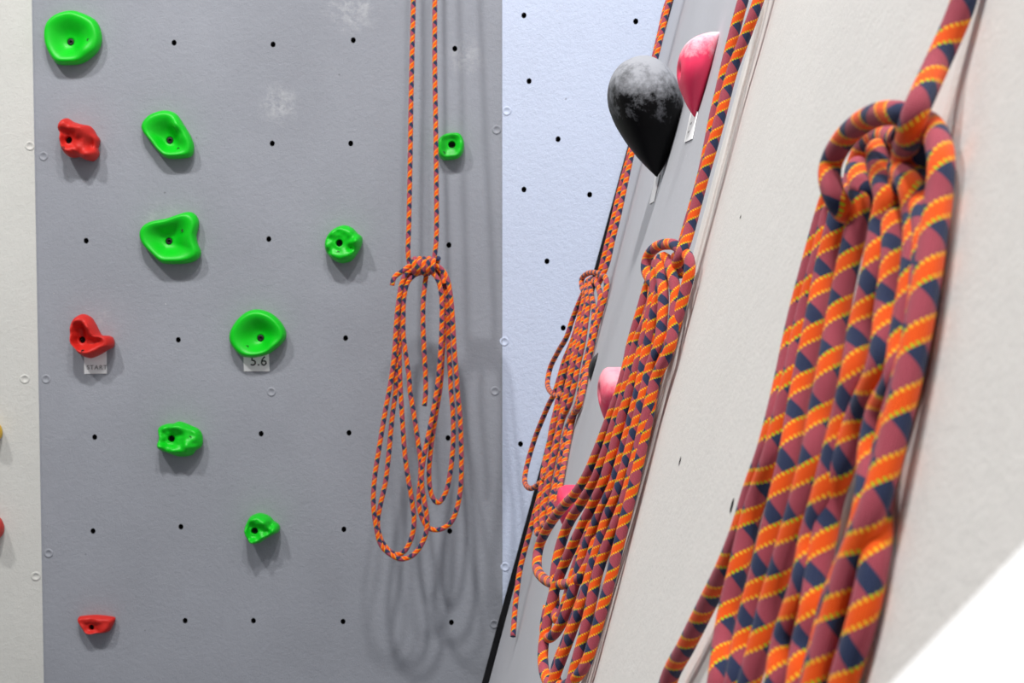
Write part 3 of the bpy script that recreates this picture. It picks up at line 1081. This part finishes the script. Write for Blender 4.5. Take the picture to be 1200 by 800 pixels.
strand('loose_end', nearS((y3, [(378, 190, 8), (360, 280), (330, 380), (298, 500), (268, 600), (250, 700)], 9),
                          (y4, [(140, 60, 9), (128, 150, 8), (110, 235, 8), (90, 310, 8), (74, 370, 8), (50, 460, 8), (36, 560, 8), (28, 664, 8)], 8)), R2, far, .005, 14)

# ---- rope hanging free in front of the grey wall
g6 = zc(2.6667, 400, 0)
g7 = zc(4, 400, 270)
g8 = zc(3.2, 400, 450)
R1 = .0049
ZR = 2.80
PITCH[0] = 25 / 26.5
free = thing('climbing_rope', V((492 - 600) / F * ZR, 0, ZR), 'thin orange rope hanging doubled and coiled in front of the grey wall', 'rope')


def fr(*segs, dz=0.0):
    out = []
    for p in chain([(c_, p_, 0) for c_, p_ in segs]):
        Z = ZR + dz + p[2] / 1000
        dx, dy = ray(p[0], p[1])
        out.append(V(dx * Z, dy * Z, Z))
    return out


tl = fr((g6, [(228, -1500), (227, -500), (225, 0), (222, 130), (218, 300), (215, 500), (211, 700), (209, 800)]), (g7, [(314, 70), (315, 130), (325, 170, 4), (345, 190, 6)]))
strand('standing_strand', tl, R1, free, .005, 12)
tr = fr((g6, [(292, -1500), (292, -500), (292, 0), (292, 200), (295, 400), (297, 600), (297, 740)]), (g7, [(442, 80), (436, 125), (425, 165, 4)]))
strand('standing_strand', tr, R1, free, .005, 12)
# wraps of the knot, a short helix around the bundle
W_ = []
for i in range(0, 5 * 12 + 1):
    a = 2 * PI * i / 12
    px, py = g7([(338 + 110 * i / 60 + 7 * math.cos(a), 166)])[0][:2]
    dx, dy = ray(px, py)
    W_.append(V(dx * ZR, dy * ZR + .0150 * math.cos(a), ZR - .0150 * math.sin(a)))
strand('knot', fr((g7, [(238, 258), (245, 225), (262, 206), (295, 185), (320, 165)]), dz=-.008) + W_, R1, free, .003, 14)
strand('knot', fr((g7, [(285, 262, -2), (300, 215), (330, 185), (375, 168), (430, 165), (470, 195), (484, 250, -2)]), dz=.002), R1 * 1.05, free, .003, 14)
a1 = fr((g7, [(400, 178), (345, 178), (305, 200), (283, 250), (270, 320), (258, 430), (250, 560), (235, 690)]),
        (g8, [(182, 10), (165, 100), (145, 220), (125, 350), (120, 440), (128, 520), (150, 605), (190, 642), (225, 656), (270, 640), (310, 582),
              (322, 520), (312, 440), (302, 380), (303, 320), (318, 230), (335, 150), (350, 70)]),
        (g7, [(452, 715), (463, 600), (470, 480), (472, 370), (468, 290), (450, 225), (415, 185)]), dz=-.006)
strand('coil_loop', a1, R1, free, .004, 14)
a2 = fr((g7, [(410, 185), (350, 195), (312, 225), (298, 280), (286, 340), (278, 440), (266, 580), (256, 700)]),
        (g8, [(204, 20), (190, 130), (178, 260), (165, 370), (145, 460), (136, 530), (158, 600), (205, 640), (235, 628), (262, 580), (273, 515), (264, 430),
              (250, 350), (238, 260), (230, 150), (222, 20)]),
        (g7, [(275, 690), (272, 580), (276, 460), (284, 350), (300, 260), (345, 200), (400, 190)]), dz=.005)
strand('coil_loop', a2, R1, free, .004, 14)
b1 = fr((g7, [(400, 192), (350, 205), (312, 240), (293, 320), (290, 400), (290, 480), (303, 590), (320, 710)]),
        (g8, [(255, 10), (270, 100), (285, 200), (298, 300), (294, 380), (290, 440), (302, 500), (328, 540), (365, 546), (410, 520), (435, 460), (448, 380), (450, 250), (445, 120), (434, 10)]),
        (g7, [(542, 700), (530, 560), (521, 400), (510, 290), (490, 210), (450, 165), (400, 170)]), dz=-.001)
strand('coil_loop', b1, R1, free, .004, 14)
c1 = fr((g7, [(400, 160), (455, 180), (485, 235), (494, 300), (500, 420), (504, 560), (512, 700)]),
        (g8, [(410, 10), (418, 100), (420, 200), (410, 320), (390, 410), (362, 447), (340, 420), (329, 350), (335, 250), (352, 130), (370, 20)]),
        (g7, [(468, 690), (474, 580), (482, 460), (484, 360), (476, 280), (458, 215), (410, 180)]), dz=.010)
strand('coil_loop', c1, R1, free, .004, 14)
strand('loose_end', fr((g7, [(405, 170), (398, 210), (392, 250), (384, 330), (383, 450), (388, 560), (395, 700)]), (g8, [(318, 0), (316, 40), (311, 82)]), dz=.008), R1, free, .004, 12)

# ------------------------------------------------------------------ white volume close to the lens
t = NT('white_painted_plywood', 0.5, 0.3)
M['white'] = t.col(t.mix(t.noise(30, 3), (0.93, 0.93, 0.93, 1), (0.97, 0.97, 0.97, 1)))


def pz(x, y, Z):
    dx, dy = ray(x, y)
    return V(dx * Z, dy * Z, Z)


r1 = pz(1330, 505, .20)
r2 = pz(860, 995, .20)
vol = thing('climbing_volume', slabP(-.05, .2), 'white out-of-focus volume at the lower right corner of the picture', 'volume')
b = [slabP(.02, .30), slabP(-.16, .30), slabP(-.16, .03), slabP(.02, .03)]
vs = [r1, r2] + b
mesh('shell', vs, [(0, 2, 3, 1), (1, 4, 5, 0), (0, 5, 2), (1, 3, 4), (2, 5, 4, 3)], M['white'], vol, smooth=False)
